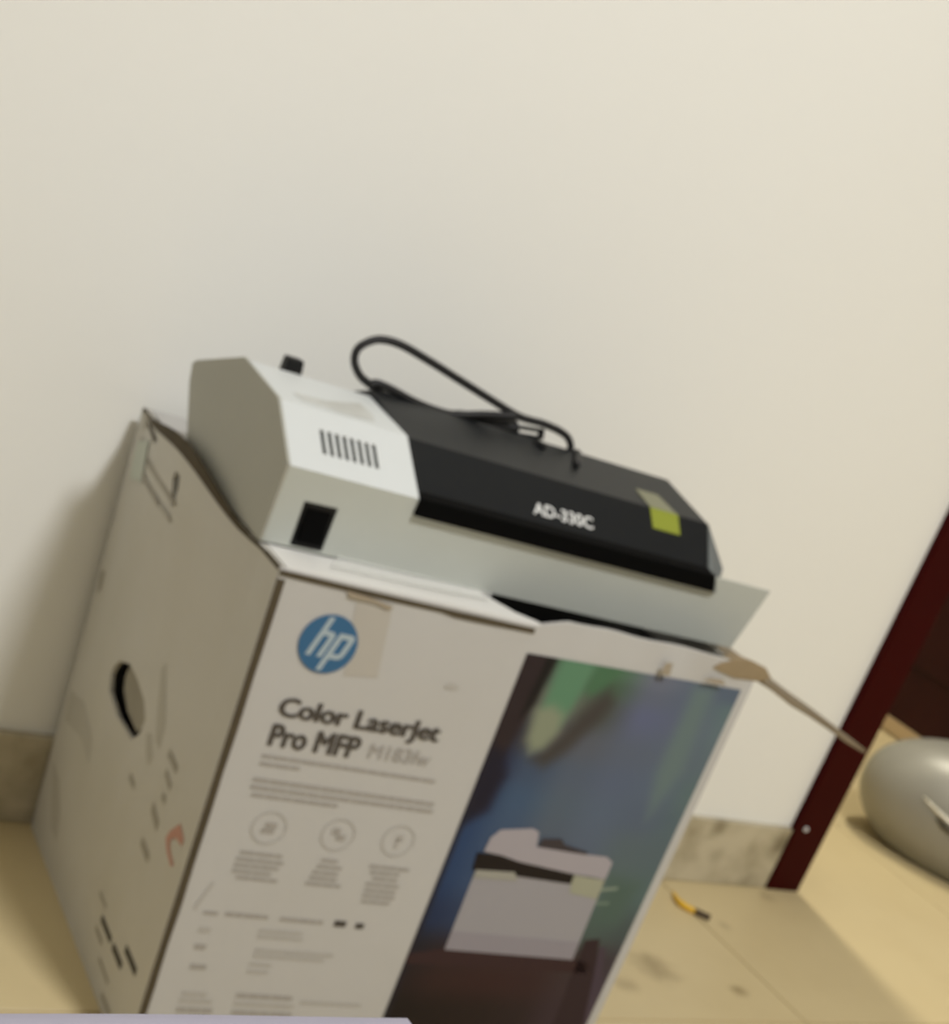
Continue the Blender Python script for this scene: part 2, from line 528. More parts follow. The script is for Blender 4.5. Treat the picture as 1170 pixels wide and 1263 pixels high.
# top flaps: closed on the left half, torn away on the right; the right one hangs open
def tf(u, v, w):
    return Vector((u, v, H + 0.0012 - w + 0.0012 * noise.noise(Vector((u * 18, v * 18, 1)))))
tfo = [(0.0045, 0.0015), (0.06, 0.0012), (0.12, 0.001), (0.18, 0.001), (0.236, 0.001), (0.228, 0.010), (0.215, 0.020), (0.200, 0.045), (0.19, 0.09), (0.16, 0.15), (0.0045, 0.19)]
flap = obj('top_flap', plate_bm(tfo, [], 0.003, tf), 'flap', ct)
flap['label'] = 'closed white top flap torn at its right end'
obj('top_flap', plate_bm([(0.0045, 0.215), (0.21, 0.215), (0.24, 0.26), (0.22, 0.33), (0.25, 0.405), (0.0045, 0.405)], [], 0.003, tf), 'carton', ct)
obj('torn_shred', plate_bm([(0.262, 0.003), (0.300, 0.002), (0.318, 0.003), (0.300, 0.012), (0.285, 0.022), (0.270, 0.014)], [], 0.002,
    lambda u, v, w: Vector((u, v, H - 0.002 - w + 0.004 * noise.noise(Vector((u * 40, v * 40, 0))) - v * 0.3))), 'kraft', ct)
tape = obj('clear_tape', plate_bm([(0.046, 0.0), (0.06, 1.0), (0.10, 1.0), (0.15, 1.0), (0.200, 1.0), (0.192, 0.35), (0.150, 0.12), (0.10, 0.05)], [], 0.0002,
    lambda u, v, w: Vector((u, 0.020 + 0.021 * v, H + 0.0032 + 0.004 * v + w + 0.0008 * noise.noise(Vector((u * 40, v * 3, 2)))))), 'tape', ct)
tape['label'] = 'clear tape strip along the flap'
obj('added_dark_sheet', plate_bm([(0.02, 0.012), (0.10, 0.010), (0.18, 0.012), (0.26, 0.010), (0.36, 0.012), (W - 0.012, 0.012), (W - 0.014, 0.2), (W - 0.012, D - 0.012), (0.2, D - 0.014), (0.02, D - 0.012)], [], 0.002,
    lambda u, v, w: Vector((u, v, 0.428 - w + 0.006 * noise.noise(Vector((u * 15, v * 15, 7)))))), 'slot_black', ct)['label'] = 'black sheet added inside to darken the gap'  # added sheet that makes the shaded opening under the laminator black
# open right flap, seen almost edge on
FA = math.atan2(0.048, 0.170)
def rf(u, v, w):
    wob = 0.0010 * math.sin(u * 75) * math.exp(-v * 6) + 0.0008 * noise.noise(Vector((u * 30, v * 14, 5)))
    return Vector((W - 0.001 + u * math.cos(FA) + wob * math.sin(FA) - w * math.sin(FA), v, H - 0.0005 - u * math.sin(FA) + wob - w * math.cos(FA)))
rpts = [(0.0, 0.006), (0.03, 0.004), (0.06, 0.003), (0.09, 0.004), (0.12, 0.003), (0.15, 0.004), (0.185, 0.006)]
rpts += [(0.186, 0.05 + 0.05 * i) for i in range(7)] + [(0.17, 0.398), (0.0, 0.40)]
rflap = obj('open_flap', plate_bm(rpts, [], 0.0036, rf), 'kraft_dark', ct)
rflap['label'] = 'open kraft side flap hanging out to the right'
# torn corrugated corner at the root of that flap
obj('torn_corner', hull_bm([(0.412, -0.0015, 0.4525), (0.418, -0.0015, 0.4580), (0.435, -0.0012, 0.4650), (0.452, -0.001, 0.4665), (0.470, -0.001, 0.4630), (0.482, 0.0, 0.4545),
                            (0.470, 0.0, 0.4490), (0.440, -0.0015, 0.4475), (0.418, 0.010, 0.455), (0.44, 0.016, 0.465), (0.468, 0.016, 0.461), (0.476, 0.012, 0.450)]), 'kraft', ct)['label'] = 'frayed brown torn corner'
# worn edges, their dark brown also painting the shade of the crease
def strip(name, pts, widths, m, w0=-0.0006, parent=ct, plane='front', thick=0.0005):
    up, dn = [], []
    for (p, q), (a, b) in zip(pts, widths):
        up.append((p[0] if False else p, q + a))
        dn.append((p, q - b))
    return obj(name, plate_bm(up + dn[::-1], [], thick, (lambda u, v, w: Vector((u, w0 + w, v))) if plane == 'front' else (lambda u, v, w: Vector((w0 + w, u, v)))), m, parent)
ev = []
for i in range(12):
    v = 0.004 + (H - 0.012) * i / 11
    ev.append((v, 0.0058 + 0.0012 * noise.noise(Vector((v * 20, 1, 1)))))
obj('worn_shaded_edge', plate_bm([(-0.0004, v) for v, a in ev] + [(a, v) for v, a in ev[::-1]], [], 0.001, lambda u, v, w: Vector((u, -0.0005 + w, v))), 'worn', ct)
tu = [(0.0 + 0.0125 * i, 0) for i in range(19)]
obj('worn_shaded_edge', plate_bm([(u, H - 0.0012 - 0.0012 * math.sin(u * 9)) for u, _ in tu] + [(u, H - 0.0052 - 0.001 * math.sin(u * 16) - (0.002 if u > .15 else 0)) for u, _ in tu[::-1]], [], 0.001,
    lambda u, v, w: Vector((u, -0.0008 + w, v))), 'worn', ct)
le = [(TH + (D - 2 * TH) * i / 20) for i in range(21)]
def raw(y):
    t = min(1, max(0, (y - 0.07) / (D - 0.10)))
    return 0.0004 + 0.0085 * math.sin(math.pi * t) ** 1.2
obj('shaded_raw_edge', plate_bm([(y, H + lens(y) - 0.003) for y in le] + [(y, H + lens(y) + raw(y)) for y in le[::-1]], [], 0.0018, lambda u, v, w: Vector((w - 0.0004 - bow(u, H), u, v))), 'worn', ct)['label'] = 'raw top edge of the left panel with gap shade in its colour'  # raw board edge, its brown also painting the shaded gap behind it

# ---- print on the front panel
def F(w0):
    return lambda u, v, w: Vector((u, -w0 - w * 0.3, v))
def pr(name, pts, m, w0=0.0006, parent=front):
    return obj(name, plate_bm(pts, [], 0.0002, lambda u, v, w: Vector((u, -w0 + w, v))), m, parent)
def bar(name, u0, u1, v0, v1, m, w0=0.0006, parent=front):
    return pr(name, [(u0, v0), (u1, v0), (u1, v1), (u0, v1)], m, w0, parent)
# round blue logo: the slanted letters h and p
lc, lr = (0.0545, 0.4040), 0.0240
disc = pr('logo', [(lc[0] + lr * math.cos(2 * math.pi * i / 40), lc[1] + lr * math.sin(2 * math.pi * i / 40)) for i in range(40)], 'blue', 0.0010)
disc['label'] = 'round blue logo with slanted pale letters'
def L(x, y):
    return (lc[0] + lr * (x + 0.33 * y), lc[1] + lr * y)
def lp(pts):
    return pr('logo_letter', [L(*p) for p in pts], 'logo_white', 0.0013)
def clip_top(x):   # slanted stem meeting the circle
    y = 0.9
    while (x + 0.33 * y) ** 2 + y * y > 0.985:
        y -= 0.01
    return y
bh = bmesh.new()
def put(pts):
    plate_bm([L(*p) for p in pts], [], 0.0002, lambda u, v, w: Vector((u, -0.0013 + w, v)), bh)
put([(-0.52, -0.46), (-0.34, -0.46), (-0.34, clip_top(-0.34)), (-0.52, clip_top(-0.52))])
put([(-0.345, 0.26), (-0.20, 0.28), (-0.13, 0.24), (-0.13, -0.46), (0.05, -0.46), (0.05, 0.30), (-0.02, 0.40), (-0.14, 0.44), (-0.345, 0.44)])
obj('logo_letter', bh, 'logo_white', front)
bh = bmesh.new()
put([(0.14, -clip_top(-0.14)), (0.32, -clip_top(-0.32)), (0.32, 0.44), (0.14, 0.44)])
put([(0.315, 0.44), (0.56, 0.44), (0.68, 0.40), (0.74, 0.30), (0.74, -0.30), (0.68, -0.42), (0.56, -0.46), (0.315, -0.46), (0.315, -0.28), (0.53, -0.28), (0.56, -0.24), (0.56, 0.22), (0.53, 0.26), (0.315, 0.26)])
obj('logo_letter', bh, 'logo_white', front)
# lettering
o = obj('headline', fit_text(heavy('Color LaserJet'), 0.0325, 0.1765, 0.3345, 0.3560, F(0.0008)), 'ink', front)
o['label'] = 'dark bold headline lettering'
obj('headline', fit_text(heavy('Pro MFP'), 0.0325, 0.1105, 0.3135, 0.3330, F(0.0008)), 'ink', front)
obj('model_text', fit_text(heavy('M183fw', d=0.0003), 0.1195, 0.1762, 0.3168, 0.3295, F(0.0008)), 'ink_mid', front)['label'] = 'small grey lettering after the headline'
# unreadably small lines of text
random.seed(3)
def words(u0, u1, v, h, m):
    bm = bmesh.new()
    u = u0
    while u < u1 - 0.004:
        w = min(random.uniform(0.006, 0.017), u1 - u)
        plate_bm([(u, v - h / 2), (u + w, v - h / 2), (u + w, v + h / 2), (u, v + h / 2)], [], 0.0002, lambda a, b, c: Vector((a, -0.0006 + c, b)), bm)
        u += w + 0.0011
    return obj('text_line', bm, m, front)
for (u0, u1, v, h, m) in [
    (0.032, 0.188, 0.3045, 0.0030, 'ink_mid'), (0.032, 0.068, 0.2978, 0.0030, 'ink_mid'),
    (0.031, 0.195, 0.2835, 0.0034, 'ink_mid'), (0.031, 0.197, 0.2768, 0.0034, 'ink_mid'), (0.0335, 0.109, 0.2702, 0.0032, 'ink_mid'),
    (0.0400, 0.0770, 0.2180, 0.003, 'ink_mid'), (0.0385, 0.0800, 0.2118, 0.003, 'ink_mid'), (0.0385, 0.0800, 0.2062, 0.003, 'ink_mid'), (0.0385, 0.0770, 0.2005, 0.003, 'ink_mid'), (0.0435, 0.0800, 0.1948, 0.003, 'ink_mid'),
    (0.1120, 0.1320, 0.2190, 0.003, 'ink_mid'), (0.1100, 0.1330, 0.2130, 0.003, 'ink_mid'), (0.1080, 0.1350, 0.2070, 0.003, 'ink_mid'), (0.1070, 0.1360, 0.2015, 0.003, 'ink_mid'), (0.1050, 0.1376, 0.1958, 0.003, 'ink_mid'),
    (0.1575, 0.1955, 0.2185, 0.003, 'ink_mid'), (0.1600, 0.1900, 0.2128, 0.003, 'ink_mid'), (0.1640, 0.1880, 0.2070, 0.003, 'ink_mid'), (0.1600, 0.1920, 0.2010, 0.003, 'ink_mid'), (0.1610, 0.1920, 0.1950, 0.003, 'ink_mid'), (0.1610, 0.1930, 0.1895, 0.003, 'ink_mid'), (0.1620, 0.1936, 0.1838, 0.003, 'ink_mid'),
    (0.026, 0.040, 0.1590, 0.0032, 'ink_mid'), (0.045, 0.083, 0.1594, 0.0036, 'ink_mid'), (0.094, 0.134, 0.1591, 0.0036, 'ink_mid'), (0.1445, 0.1590, 0.1594, 0.0060, 'ink'), (0.1650, 0.1730, 0.1588, 0.0055, 'ink'),
    (0.0788, 0.120, 0.1462, 0.003, 'ink_pale'), (0.0790, 0.121, 0.1405, 0.003, 'ink_pale'), (0.0815, 0.155, 0.1268, 0.0032, 'ink_pale'), (0.0818, 0.150, 0.1212, 0.0032, 'ink_pale'), (0.0808, 0.101, 0.1125, 0.003, 'ink_pale'), (0.0812, 0.100, 0.1050, 0.003, 'ink_pale'),
    (0.0270, 0.0370, 0.1425, 0.005, 'ink_pale'), (0.0280, 0.0412, 0.1260, 0.005, 'ink_mid'), (0.0300, 0.0450, 0.1062, 0.005, 'ink_mid'),
    (0.0310, 0.0560, 0.0790, 0.004, 'ink_pale'), (0.0300, 0.0590, 0.0720, 0.004, 'ink_pale'), (0.0300, 0.0620, 0.0625, 0.005, 'ink_mid'),
    (0.0790, 0.131, 0.0800, 0.0045, 'ink_mid'), (0.0795, 0.135, 0.0715, 0.004, 'ink_pale'), (0.080, 0.136, 0.0625, 0.0045, 'ink_mid'), (0.140, 0.200, 0.0765, 0.003, 'ink_pale')]:
    words(u0, u1, v, h, m)
for k, (cu, cv) in enumerate([(0.0575, 0.2425), (0.1188, 0.2438), (0.1750, 0.2450)]):
    r1, r2 = 0.0152, 0.0138
    ring = [(cu + r1 * math.cos(2 * math.pi * i / 28), cv + r1 * math.sin(2 * math.pi * i / 28)) for i in range(28)]
    ringi = [(cu + r2 * math.cos(2 * math.pi * i / 28), cv + r2 * math.sin(2 * math.pi * i / 28)) for i in range(28)]
    ic = obj('icon', plate_bm(ring, [ringi], 0.0002, lambda u, v, w: Vector((u, -0.0006 + w, v))), 'ink_pale', front)
    bm = bmesh.new()
    blobs = ([(-0.006, -0.005, 0.005, -0.001), (-0.004, 0.0, 0.006, 0.005)], [(-0.006, 0.0, 0.001, 0.006), (-0.001, -0.005, 0.007, 0.0005)], [(-0.002, -0.007, 0.0015, 0.003), (-0.003, 0.0, 0.004, 0.006)])[k]
    for (a, b, c, d) in blobs:
        plate_bm([(cu + a, cv + b), (cu + c, cv + b), (cu + c, cv + d), (cu + a, cv + d)], [], 0.0002, lambda u, v, w: Vector((u, -0.0006 + w, v)), bm)
    obj('icon_sign', bm, 'ink_mid' if k < 2 else 'ink_pale', ic)
# sticker, tape remnants and smudges
pr('clear_sticker', [(0.0655, 0.4428), (0.0965, 0.4405), (0.1040, 0.3850), (0.0760, 0.3812)], 'sticker', 0.0004)
pr('tape_remnant', [(0.0555, 0.4482), (0.075, 0.4470), (0.0965, 0.4440), (0.0935, 0.4405), (0.080, 0.4432), (0.0580, 0.4432)], 'ink_brown', 0.0016)
pr('smudge', [(0.1630, 0.3890), (0.1680, 0.3925), (0.1750, 0.3915), (0.1775, 0.3885), (0.1720, 0.3865), (0.166, 0.3868)], 'ink_pale', 0.0006)
pr('tape_remnant', [(0.358, 0.4380), (0.368, 0.4380), (0.366, 0.4500), (0.358, 0.4490)], 'ink_brown', 0.0060)
pr('tape_remnant', [(0.405, 0.4400), (0.432, 0.4400), (0.426, 0.4450), (0.412, 0.4440)], 'ink_brown', 0.0050)
pr('crease_mark', [(0.0185, 0.160), (0.0275, 0.187), (0.0255, 0.188), (0.0165, 0.163)], 'ink_pale', 0.0006)

# ---- the picture: colour field sampled on a coarse grid of the artwork, then the printed printer on top
PU0, PU1, PV0, PV1 = 0.2262, 0.4545, 0.002, 0.4300
cols = [
 # top row to bottom row, six columns left to right: the artwork's own colours
 [(38, 26, 28), (80, 112, 88), (76, 106, 82), (102, 106, 120), (88, 98, 114), (82, 94, 110)],
 [(44, 34, 38), (90, 116, 96), (68, 88, 70), (92, 98, 114), (86, 96, 114), (90, 108, 112)],
 [(44, 34, 40), (108, 118, 102), (70, 74, 68), (90, 96, 122), (88, 96, 116), (92, 108, 114)],
 [(26, 24, 42), (74, 74, 74), (84, 88, 98), (86, 94, 110), (86, 96, 112), (88, 102, 110)],
 [(22, 26, 52), (62, 76, 98), (80, 90, 106), (84, 94, 114), (84, 96, 114), (86, 104, 106)],
 [(34, 52, 82), (62, 82, 108), (80, 92, 106), (84, 96, 114), (82, 93, 110), (82, 98, 104)],
 [(38, 60, 96), (62, 80, 106), (80, 90, 104), (84, 95, 112), (84, 97, 103), (82, 96, 102)],
 [(36, 58, 94), (58, 76, 104), (78, 86, 98), (84, 92, 102), (82, 98, 96), (80, 98, 98)],
 [(28, 42, 72), (46, 58, 84), (70, 70, 78), (76, 78, 82), (72, 86, 82), (68, 78, 78)],
 [(26, 24, 34), (44, 30, 34), (50, 32, 34), (52, 34, 36), (56, 46, 46), (60, 52, 58)],
 [(34, 22, 25), (48, 28, 28), (50, 28, 29), (50, 30, 32), (56, 42, 46), (64, 54, 64)],
 [(22, 14, 15), (28, 18, 18), (32, 21, 21), (38, 26, 28), (54, 40, 46), (62, 50, 60)],
 [(20, 13, 14), (25, 16, 16), (28, 19, 18), (34, 24, 26), (46, 36, 40), (54, 46, 52)],
]
rows = [0.4300, 0.415, 0.395, 0.360, 0.330, 0.300, 0.265, 0.220, 0.175, 0.140, 0.110, 0.075, 0.0]
pm = bpy.data.materials.new('picture_print')
pm.use_nodes = True
pn = pm.node_tree
pb = pn.nodes['Principled BSDF']
pb.inputs['Roughness'].default_value = 0.42
pb.inputs['Specular IOR Level'].default_value = 0.25
at = pn.nodes.new('ShaderNodeVertexColor')
at.layer_name = 'artwork'
pn.links.new(at.outputs['Color'], pb.inputs['Base Color'])
M['picture'] = pm
bm = bmesh.new()
lay = bm.loops.layers.float_color.new('artwork')
NU, NV = 64, 112
def smooth(t):
    return t * t * (3 - 2 * t)
def sample(u, v):
    fx = min(max((u - PU0) / (PU1 - PU0), 0), 1) * 5
    i = min(int(fx), 4)
    tx = smooth(fx - i)
    j = 0
    while j < len(rows) - 2 and v < rows[j + 1]:
        j += 1
    ty = smooth(min(max((rows[j] - v) / (rows[j] - rows[j + 1]), 0), 1))
    c = [0, 0, 0]
    for k in range(3):
        a = cols[j][i][k] * (1 - tx) + cols[j][i + 1][k] * tx
        b = cols[j + 1][i][k] * (1 - tx) + cols[j + 1][i + 1][k] * tx
        c[k] = a * (1 - ty) + b * ty
    for pts, rgb, soft in SOFT:
        ins, dmin = False, 9.0
        for q in range(len(pts)):
            (x1, y1), (x2, y2) = pts[q], pts[q - 1]
            if (y1 > v) != (y2 > v) and u < (x2 - x1) * (v - y1) / (y2 - y1) + x1:
                ins = not ins
            L2 = (x2 - x1) ** 2 + (y2 - y1) ** 2
            t = min(1, max(0, ((u - x1) * (x2 - x1) + (v - y1) * (y2 - y1)) / L2))
            dmin = min(dmin, math.hypot(u - x1 - t * (x2 - x1), v - y1 - t * (y2 - y1)))
        k = smooth(min(1, max(0, 0.5 + (dmin if ins else -dmin) / soft)))
        c = [a * (1 - k) + b * k for a, b in zip(c, rgb)]
    return lin(c)
SOFT = [
    ([(0.2250, 0.432), (0.2560, 0.434), (0.2520, 0.395), (0.2400, 0.325), (0.2250, 0.300)], (40, 30, 34), 0.008),
    ([(0.2465, 0.434), (0.2570, 0.436), (0.2500, 0.385), (0.2430, 0.372)], (16, 14, 17), 0.005),
    ([(0.2250, 0.345), (0.2420, 0.340), (0.2520, 0.320), (0.2480, 0.285), (0.2250, 0.265)], (22, 20, 38), 0.016),
    ([(0.318, 0.412), (0.327, 0.404), (0.322, 0.385), (0.302, 0.352), (0.285, 0.333), (0.270, 0.338), (0.288, 0.362), (0.300, 0.388)], (62, 58, 56), 0.018),
    ([(0.262, 0.436), (0.296, 0.436), (0.292, 0.405), (0.284, 0.372), (0.272, 0.362), (0.260, 0.385)], (88, 126, 98), 0.010),
    ([(0.298, 0.436), (0.326, 0.438), (0.316, 0.420), (0.302, 0.405), (0.294, 0.410)], (70, 104, 76), 0.010),
    ([(0.255, 0.384), (0.270, 0.390), (0.284, 0.384), (0.286, 0.366), (0.278, 0.350), (0.266, 0.344), (0.257, 0.356)], (128, 134, 112), 0.014),
    ([(0.404, 0.432), (0.426, 0.434), (0.432, 0.350), (0.416, 0.300), (0.404, 0.345)], (96, 112, 112), 0.020),
    ([(0.2250, 0.300), (0.2300, 0.300), (0.2300, 0.0), (0.2250, 0.0)], (30, 28, 40), 0.006),
    ([(0.405, 0.235), (0.440, 0.230), (0.436, 0.185), (0.408, 0.185)], (74, 92, 84), 0.025),
]
gv = [[bm.verts.new((PU0 + (PU1 - PU0) * i / NU, -0.0006, PV0 + (PV1 + 0.008 * i / NU - PV0) * j / NV)) for i in range(NU + 1)] for j in range(NV + 1)]
for j in range(NV):
    for i in range(NU):
        f = bm.faces.new([gv[j][i], gv[j][i + 1], gv[j + 1][i + 1], gv[j + 1][i]])
        for l in f.loops:
            l[lay] = (*sample(l.vert.co.x, l.vert.co.z), 1)
pic = obj('picture', bm, 'picture', ct)
pic['label'] = 'printed picture of a white printer on a dark table'
def pp(name, pts, rgb, w0=0.0010, parent=pic):
    key = 'print_%d_%d_%d' % rgb
    if key not in M:
        M[key] = mat(key, rgb, 0.4, spec=0.2)
    return pr(name, pts, key, w0, parent)
pp('printed_table', [(0.2264, 0.135), (0.2600, 0.143), (0.4040, 0.1425), (0.4260, 0.140), (0.4260, 0.1285), (0.2264, 0.1245)], (54, 36, 38), 0.0008)
pp('printed_table_leg', [(0.408, 0.165), (0.424, 0.168), (0.452, 0.070), (0.436, 0.0), (0.420, 0.0)], (48, 34, 38), 0.0008)
pp('printed_table_leg', [(0.428, 0.160), (0.436, 0.158), (0.4535, 0.100), (0.4535, 0.055)], (70, 58, 68), 0.0009)
pp('printed_body', [(0.2600, 0.2270), (0.3620, 0.2300), (0.3990, 0.2330), (0.4000, 0.2225), (0.4031, 0.1425), (0.2608, 0.1425), (0.2598, 0.2201)], (148, 145, 148), 0.0010)
pp('printed_drawer', [(0.2603, 0.1625), (0.4022, 0.1625), (0.4031, 0.1425), (0.2608, 0.1425)], (139, 134, 140), 0.0012)
pp('printed_slot', [(0.2540, 0.2440), (0.2780, 0.2440), (0.3640, 0.2398), (0.3640, 0.2235), (0.2560, 0.2265)], (26, 20, 21), 0.0013)
pp('printed_paper', [(0.2600, 0.2270), (0.3000, 0.2290), (0.3060, 0.2205), (0.2598, 0.2190)], (150, 148, 138), 0.0015)
pp('printed_scanner', [(0.2600, 0.2460), (0.2612, 0.2600), (0.2680, 0.2690), (0.3000, 0.2745), (0.3075, 0.2715), (0.3110, 0.2570), (0.3560, 0.2555), (0.3900, 0.2560), (0.3990, 0.2510), (0.3994, 0.2330), (0.3640, 0.2340), (0.3000, 0.2400), (0.2800, 0.2440)], (157, 151, 155), 0.0015)
pp('printed_tray', [(0.3127, 0.2575), (0.3140, 0.2655), (0.3330, 0.2680), (0.3400, 0.2625), (0.3670, 0.2585), (0.3670, 0.2555)], (60, 54, 56), 0.0017)
pp('printed_screen', [(0.3614, 0.2333), (0.3995, 0.2315), (0.3998, 0.2109), (0.3674, 0.2140)], (152, 152, 132), 0.0013)
pp('printed_glow', [(0.395, 0.222), (0.418, 0.226), (0.418, 0.2225), (0.396, 0.2180)], (122, 134, 120), 0.0009)
pp('printed_glow', [(0.398, 0.207), (0.416, 0.209), (0.416, 0.206), (0.398, 0.204)], (106, 122, 108), 0.0009)

# ---- print and dirt on the left panel
def pl(name, pts, m, w0=0.0005):
    return obj(name, plate_bm(pts, [], 0.0002, lambda u, v, w: Vector((-w0 - 0.0012 * min(1, bow(u, v) * 500) + w - bow(u, v), u, v))), m, left)
def rot_bar(name, a, b, h, m, w0=0.0005):
    (y0, z0), (y1, z1) = a, b
    return pl(name, [(y0, z0 - h / 2), (y1, z1 - h / 2), (y1, z1 + h / 2), (y0, z0 + h / 2)], m, w0)
M['ink_side'] = mat('ink_side_grey', (152, 146, 132), 0.6)
M['ink_side_pale'] = mat('ink_side_pale', (176, 172, 160), 0.6)
pl('printed_patch', [(0.400, 0.4240), (0.345, 0.4400), (0.338, 0.4030), (0.395, 0.3890)], 'ink_teal', 0.0003)
rot_bar('printed_mark', (0.392, 0.4260), (0.372, 0.4270), 0.008, 'ink_side')
rot_bar('printed_mark', (0.392, 0.4010), (0.376, 0.4020), 0.008, 'ink_side')
rot_bar('text_line', (0.3330, 0.4245), (0.2150, 0.4240), 0.0055, 'ink_side')
rot_bar('text_line', (0.3400, 0.4085), (0.2600, 0.4080), 0.0050, 'ink_side')
rot_bar('text_line', (0.2550, 0.4080), (0.2200, 0.4080), 0.0050, 'ink_side_pale')
pl('torn_spot', [(0.3981, 0.4511), (0.3811, 0.4523), (0.386, 0.4400), (0.3915, 0.4370)], 'ink_side')
rot_bar('scuff', (0.372, 0.4485), (0.318, 0.4470), 0.004, 'worn')
pl('red_mark', [(0.036, 0.2180), (0.052, 0.2020), (0.056, 0.1930), (0.045, 0.1860), (0.028, 0.1820), (0.024, 0.1860), (0.040, 0.1910), (0.046, 0.1960), (0.036, 0.2050), (0.020, 0.2060), (0.020, 0.2130)], 'ink_red')
rot_bar('printed_mark', (0.1430, 0.0590), (0.1060, 0.0585), 0.0065, 'ink_black')
rot_bar('printed_mark', (0.0980, 0.0585), (0.0660, 0.0580), 0.0075, 'ink_black')
rot_bar('printed_mark', (0.0690, 0.0755), (0.0320, 0.0750), 0.0075, 'ink_black')
for (a, b, h) in [((0.104, 0.2480), (0.076, 0.2460), 0.007), ((0.098, 0.2330), (0.078, 0.2280), 0.006), ((0.090, 0.2150), (0.080, 0.2140), 0.006),
                  ((0.104, 0.1960), (0.080, 0.1900), 0.009), ((0.105, 0.1620), (0.079, 0.1590), 0.008), ((0.175, 0.1880), (0.158, 0.1860), 0.006),
                  ((0.150, 0.0440), (0.125, 0.0430), 0.005), ((0.120, 0.030), (0.085, 0.028), 0.004), ((0.09, 0.012), (0.060, 0.012), 0.005),
                  ((0.165, 0.072), (0.14, 0.072), 0.004)]:
    rot_bar('text_line', a, b, h, 'ink_side')
for pts, m in [([(0.392, 0.135), (0.400, 0.165), (0.350, 0.175), (0.300, 0.160), (0.290, 0.140), (0.330, 0.146)], 'ink_side_pale'),
               ([(0.395, 0.086), (0.360, 0.082), (0.330, 0.060), (0.320, 0.036), (0.345, 0.036), (0.370, 0.058)], 'ink_side_pale'),
               ([(0.175, 0.292), (0.168, 0.300), (0.130, 0.262), (0.126, 0.240), (0.140, 0.240), (0.160, 0.268)], 'ink_side_pale'),
               ([(0.405, 0.292), (0.392, 0.296), (0.390, 0.278), (0.400, 0.270)], 'ink_side'),
               ([(0.165, 0.235), (0.155, 0.240), (0.135, 0.226), (0.140, 0.216), (0.155, 0.222)], 'ink_side_pale')]:
    pl('smudge', pts, m, 0.0004)

# ------------------------------------------------------------------ laminator on the carton
LO, LYAW = (0.00249, 0.04979, 0.4562), -0.03164
lam = thing('laminator', 'white sheet-metal laminator with black cover lying across the carton top', 'laminator', LO, LYAW)
PF = [(0.0, 0.0), (-0.008, 0.062), (0.044, 0.0962), (0.128, 0.1035), (0.228, 0.0735), (0.237, 0.069), (0.232, 0.055), (0.205, 0.020), (0.192, 0.0)]
CX0, CX1 = 0.1106, 0.430
# end plate on the left
pe = [(s - 0.001 if s < 0.05 else s + 0.001, z + (0.0012 if z > 0.06 else 0)) for s, z in PF]
ep = obj('end_plate', prism_bm(pe, -0.002, 0.0006), 'plate', lam, bevel=0.0004, segs=1)
ep['label'] = 'flat white end plate with shade in its colour'
# white housing: top, back and underside as one folded sheet, the slanted face carries real vent slots
def fold_bm(path, x0, x1, t):
    bm = bmesh.new()
    c = (0.11, 0.045)
    inner = [(s + (c[0] - s) * t / 0.1, z + (c[1] - z) * t / 0.06) for s, z in path]
    for p in (path, inner):
        pass
    a = [[bm.verts.new((x, s, z)) for s, z in path] for x in (x0, x1)]
    b = [[bm.verts.new((x, s, z)) for s, z in inner] for x in (x0, x1)]
    n_ = len(path)
    for i in range(n_ - 1):
        bm.faces.new([a[0][i], a[1][i], a[1][i + 1], a[0][i + 1]])
        bm.faces.new([b[0][i], b[0][i + 1], b[1][i + 1], b[1][i]])
        for k in (0, 1):
            bm.faces.new([a[k][i], a[k][i + 1], b[k][i + 1], b[k][i]])
    for i in (0, n_ - 1):
        bm.faces.new([a[0][i], a[1][i], b[1][i], b[0][i]])
    return bm
obj('housing', fold_bm(PF[2:] + [(0.004, 0.0)], 0.0006, CX0, 0.0015), 'white_metal', lam)
A_, B_ = Vector((0, -0.008, 0.062)), Vector((0, 0.044, 0.0962))
SL = (B_ - A_).length
sd = (B_ - A_).normalized()
sn = Vector((0, -sd.z, sd.y))
def slant(u, v, w):
    return Vector((u, 0, 0)) + A_ + sd * v - sn * w
vents = []
for k in range(8):
    u = 0.0302 + 0.0064 * k
    vents.append([(u, 0.0195), (u + 0.0034, 0.0195), (u + 0.0036, 0.0430), (u + 0.0002, 0.0430)])
sp = obj('vent_panel', plate_bm([(0.0006, 0), (CX0, 0), (CX0, SL), (0.0006, SL)], vents, 0.0014, slant), 'white_metal', lam)
sp['label'] = 'white slanted panel with eight vent slots'
obj('vent_screen', plate_bm([(0.026, 0.014), (0.086, 0.014), (0.086, 0.046), (0.026, 0.046)], [], 0.0008, lambda u, v, w: slant(u, v, 0.004 + w)), 'bracket', sp)
